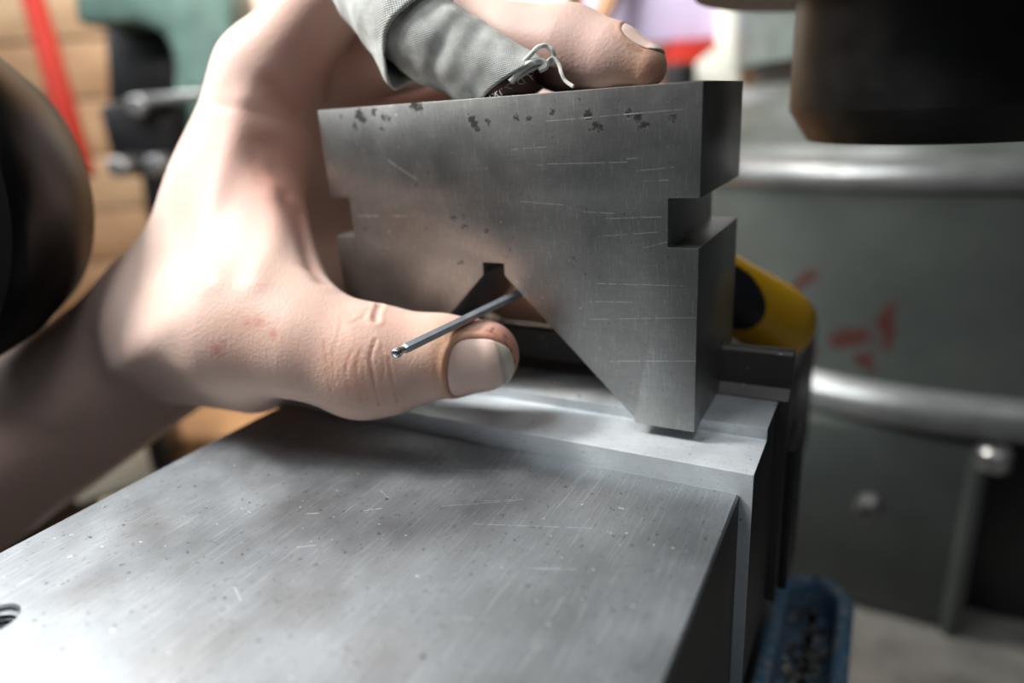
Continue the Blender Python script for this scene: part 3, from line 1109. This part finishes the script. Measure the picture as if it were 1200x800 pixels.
def bandage(person):
    upv, right = MR[:, 1], MR[:, 0]
    path = spline([I1 + (I1 - I2) * 0.25, I1, I2, at(540, 68, 163), at(594, 98, 161), at(640, 124, 159)], 90)
    seg = np.linalg.norm(np.diff(path, axis=0), axis=1)
    L = np.concatenate([[0], np.cumsum(seg)])
    t = NT('bandage_cloth')
    uv = t.n('ShaderNodeAttribute', attribute_name='weave')
    sx = t.n('ShaderNodeSeparateXYZ')
    t.l(uv.outputs['Vector'], sx.inputs[0])
    wx = t.math('SINE', t.math('MULTIPLY', sx.outputs[0], 2 * math.pi / 0.62))
    wy = t.math('SINE', t.math('MULTIPLY', sx.outputs[1], 2 * math.pi / 0.62))
    wv = t.math('MULTIPLY', wx, wy)
    n = t.noise(0.22, 5, 0.6)
    c = t.mix(t.ramp(n, 0.35, 0.68), (0.40, 0.40, 0.36), (0.60, 0.62, 0.59))
    c = t.mix(t.math('MULTIPLY', t.ramp(wv, -1, 0.2, 1, 0), 0.35), c, (0.26, 0.27, 0.25))
    gr = t.noise(0.07, 4, 0.6, offset=(4, 4, 4))
    c = t.mix(t.math('MULTIPLY', t.ramp(gr, 0.52, 0.68), 0.35), c, (0.25, 0.24, 0.20))
    t.bump(t.math('ADD', wv, t.noise(0.5, 4)), 0.6, 0.12)
    m = t.out(base=c, rough=0.9, spec=0.15, sheen=0.2)

    def sleeve(name, l0, l1, rad, cut0, cut1, flare, seed, parent):
        nr, na = 44, 72
        V, F, UV = [], [], []
        for i in range(nr):
            f = i / (nr - 1)
            for j in range(na):
                th = 2 * math.pi * j / na
                up_c = math.cos(th)                    # +1 on the finger's upper side in view
                l = l0 + (l1 - l0) * f + cut0(th) * (1 - f) + cut1(th) * f
                p = np.array([np.interp(l, L, path[:, k]) for k in range(3)])
                k = min(max(np.searchsorted(L, l), 1), len(path) - 2)
                ax = path[k + 1] - path[k - 1]
                ax /= np.linalg.norm(ax)
                e1 = upv - ax * (upv @ ax)
                e1 /= np.linalg.norm(e1)
                e2 = np.cross(ax, e1)
                r = rad(l, f) + flare(th, f)
                w = mnoise.noise(Vector((p + e1 * 9 * up_c + e2 * 9 * math.sin(th)) * 0.16 + seed))
                r += 0.8 * w + 0.12 * math.sin(l * 1.1 + 2.0 * math.sin(th + seed)) * (1 - abs(f - .5))
                V.append(p + (e1 * up_c + e2 * math.sin(th)) * r)
                UV.append((l, th * 9.5, 0))
        for i in range(nr - 1):
            for j in range(na):
                a, b = i * na + j, i * na + (j + 1) % na
                F.append([a, b, b + na, a + na])
        o = obj(name, V, F, m, parent, smooth=True, angle=None)
        at2 = o.data.attributes.new('weave', 'FLOAT_VECTOR', 'POINT')
        at2.data.foreach_set('vector', np.array(UV, np.float32).ravel())
        md = o.modifiers.new('thickness', 'SOLIDIFY')
        md.thickness = 0.00045
        md.offset = -1
        return o
    def len_at(u, v):
        q = [proj(p) for p in path]
        return L[int(np.argmin([(a - u) ** 2 + (b - v) ** 2 for a, b, _ in q]))]
    lA, lS, lE = 0.0, len_at(494, 42), len_at(612, 106)
    def gz(th, c, w):
        d = (th - c + math.pi) % (2 * math.pi) - math.pi
        return math.exp(-(d / w) ** 2)
    o = sleeve('finger_bandage', lS - 7, lE, lambda l, f: 10.6 - 2.3 * f + 0.6 * max(0, f - .75),
               lambda th: 0.0, lambda th: 5.5 * math.cos(th) - 1.5, lambda th, f: 0.5 * f * f * gz(th, math.pi * 0.95, .6), 3, person)
    sleeve('outer_wrap', lA, lS, lambda l, f: 11.6 + 0.1 * f, lambda th: 0.0,
           lambda th: 1.0 * math.sin(2 * th) + 3.0 * gz(th, math.pi * 0.93, .45) - 1.0 * gz(th, 0, .8), lambda th, f: 3.4 * f ** 6 * gz(th, math.pi * 0.93, .42), 9, o)
    # loose threads at its frayed end
    bm = bmesh.new()
    tr = [(612, 74, 153), (622, 64, 152), (630, 56, 152), (640, 54, 153), (648, 60, 153), (648, 69, 154), (640, 75, 154), (630, 78, 154), (618, 84, 154), (606, 92, 153.5)]
    bm_tube(spline([at(*p) for p in tr], 40), 0.55, 6, bm)
    tr = [(640, 74, 153.5), (648, 68, 153), (655, 76, 152.5), (658, 86, 152), (663, 95, 152), (672, 101.5, 151)]
    bm_tube(spline([at(*p) for p in tr], 30), 0.45, 6, bm)
    tr = [(598, 96, 153), (608, 84, 152.5), (622, 74, 152.5), (634, 72, 153), (640, 77, 153), (632, 82, 153.5)]
    bm_tube(spline([at(*p) for p in tr], 30), 0.8, 6, bm)
    for i in range(26):
        f = i / 25
        p = at(574 + 70 * f, 112 - 42 * f, 154)
        q = p + right * random.uniform(0.2, 1.6) - upv * random.uniform(-.4, 1.4) + rng.normal(0, .3, 3)
        bm_tube(spline([p, (p + q) / 2 + rng.normal(0, .2, 3), q], 6), 0.09, 4, bm)
    from_bm('frayed_thread', bm, plain('thread', (0.62, 0.62, 0.58), 0.9, var=.15), o, angle=60)


# ------------------------------------------------------------------ things behind, out of focus
def px_poly(name, pts, d, thick, mat, parent=None, bevel=3.0):
    """an outline standing square to the room at distance d, thick mm deep"""
    c = at(*np.mean(np.array(pts, float), 0), d)
    nrm = BF_
    P = []
    for u, v in pts:
        r = at(u, v, 1.0) - CAM
        q = CAM + r * (((c - CAM) @ nrm) / (r @ nrm))
        P.append(((q - c) @ BR_, q[2] - c[2]))
    bm = xform(bm_prism(P, 'y', 0, thick, bevel, 2), back_frame(c))
    return from_bm(name, bm, mat, parent, angle=40)


def behind():
    D = 520
    c = at(200, 300, D)
    c[2] = BENCH_Z
    e = empty('arbor_press', c, 'teal painted c-shaped press with black blocks standing behind the wrist', 'press')
    px_poly('frame', [(80, -110), (240, -110), (272, 0), (270, 90), (258, 300), (252, 474), (120, 474), (120, 440), (188, 410), (192, 250), (200, 130), (203, 70), (190, 38), (160, 26), (86, 29)], D, 55, m_teal, e, 6)
    px_poly('throat_plate', [(122, 28), (202, 28), (206, 130), (128, 130)], D + 30, 20, m_black, e, 2)
    px_poly('ram', [(112, 124), (150, 114), (206, 112), (204, 184), (128, 186)], D - 25, 45, m_iron, e, 5)
    px_poly('ram', [(130, 182), (200, 180), (196, 232), (188, 262), (170, 258), (164, 206), (136, 206)], D - 20, 40, m_iron, e, 4)
    px_poly('clamp_rod', [(150, 112), (240, 104), (240, 116), (152, 127)], D - 40, 10, plain('rod_steel', (0.25, 0.26, 0.25), 0.35, 0.7), e, 2)
    for u, v in ((163, 124), (184, 194), (140, 196)):
        M = axis_frame(at(u, v, D - 35), -BF_)
        from_bm('bolt', xform(bm_lathe([(8, -10), (8, 3), (6, 5)], 6), M), plain('press_bolt', (0.3, 0.3, 0.3), 0.35, 0.8), e)
    P0, P1 = at(22, -60, 600), at(98, 205, 590)
    o = from_bm('red_bar', bm_tube([P0, P1 + (P0 - P1) * .01, P1], [9.5, 9.5, 8.5], 16), m_red)
    tag(o, 'slanting red bar in front of the plank wall at the upper left', 'bar')

    def box_at(name, u, v, d, sx, sy, sz, rz, mat, label, cat, z=BENCH_Z, rx=0.0):
        p = at(u, v, d)
        M = Matrix.Translation(Vector((p[0], p[1], z if z is not None else p[2]))) @ Matrix.Rotation(BACK + rz, 4, 'Z') @ Matrix.Rotation(rx, 4, 'X')
        o = from_bm(name, xform(bm_box(-sx / 2, sx / 2, -sy / 2, sy / 2, 0, sz, min(sx, sy, sz) * .08), M), mat)
        return tag(o, label, cat)
    box_at('parts_box', 92, 420, 430, 46, 30, 74, 0.6, m_cream, 'small cream box on the workbench between the black hood and the wrist', 'box')
    box_at('dark_block', 138, 400, 455, 40, 40, 92, 0.2, m_black, 'dark metal lump on the workbench just behind the wrist', 'metal block')
    box_at('bright_nut', 150, 400, 500, 26, 26, 118, 0.5, plain('nut_steel', (0.45, 0.45, 0.42), 0.35, 0.6), 'pale metal piece standing behind the dark lump on the workbench', 'metal piece')
    box_at('pale_board', 240, 505, 400, 130, 60, 14, 0.45, m_pale, 'pale yellow wooden board lying on the bench beneath the wrist', 'board')
    box_at('green_case', 160, 548, 350, 40, 34, 22, 0.3, plain('green_plastic', (0.02, 0.06, 0.03), 0.5), 'small dark green object below the forearm', 'case')
    box_at('white_rag', 112, 582, 340, 46, 34, 16, 0.5, plain('white_cloth', (0.6, 0.58, 0.56), 0.9), 'whitish rag lying below the forearm beside the vise', 'rag')
    px_poly('beige_card', [(236, -90), (345, -90), (335, 70), (262, 70)], 690, 6, plain('beige_paper', (0.62, 0.46, 0.38), 0.8, var=.08), None, 1)['label'] = 'pinkish beige card on the plank wall above the index knuckle'
    bpy.data.objects['beige_card']['category'] = 'card'
    px_poly('column_shroud', [(846, -60), (868, -60), (870, 125), (755, 125), (784, 96), (845, 46)], 560, 16, plain('cream_paint', (0.72, 0.72, 0.64), 0.5, var=.06), bpy.data.objects['machine_column'], 4)
    # upper middle
    d = 640
    c = at(810, 300, d)
    M = back_frame((c[0], c[1], BENCH_Z))
    zt = at(810, 56, d)[2]
    o = from_bm('red_crate', xform(bm_box(-26, 20, -20, 30, 0, zt - BENCH_Z, 5), M), m_red)
    tag(o, 'red box seen above the v-block behind the middle fingertip', 'box')
    o = from_bm('lavender_panel', xform(bm_box(-92, 44, -5, 24, zt - BENCH_Z + .3, zt - BENCH_Z + 180, 6), M), plain('lavender_plastic', (0.60, 0.53, 0.76), 0.5, var=0.05))
    tag(o, 'pale lavender panel standing on the red box behind the fingers', 'panel')
    zb = at(790, 78, 600)[2]
    c = at(792, 300, 600)
    o = from_bm('black_canister', xform(bm_lathe([(13, 0), (14, 2), (14, zb - BENCH_Z - 2), (12, zb - BENCH_Z)], 32), back_frame((c[0], c[1], BENCH_Z))), m_black)
    tag(o, 'black canister top showing just beyond the middle fingertip', 'canister')
    p0, p1 = at(738, -60, 545), at(692, 52, 545)
    p1 = p1 + (p1 - p0) * 0.3
    o = from_bm('brown_batten', bm_tube([p0, p1], 9, 4), wood('batten_wood', (0.30, 0.14, 0.05), (0.2, 0.09, 0.03)), smooth=False)
    tag(o, 'slanting brown wooden batten behind the middle finger', 'batten')
    o = px_poly('white_sheet', [(520, -120), (668, -120), (660, 140), (520, 140)], 700, 5, plain('white_paper', (0.85, 0.82, 0.74), 0.8, var=.05), None, 1)
    tag(o, 'bright white sheet on the wall behind the bandaged finger', 'sheet')


behind()
HAND = hand()
bandage(HAND)
hex_key()
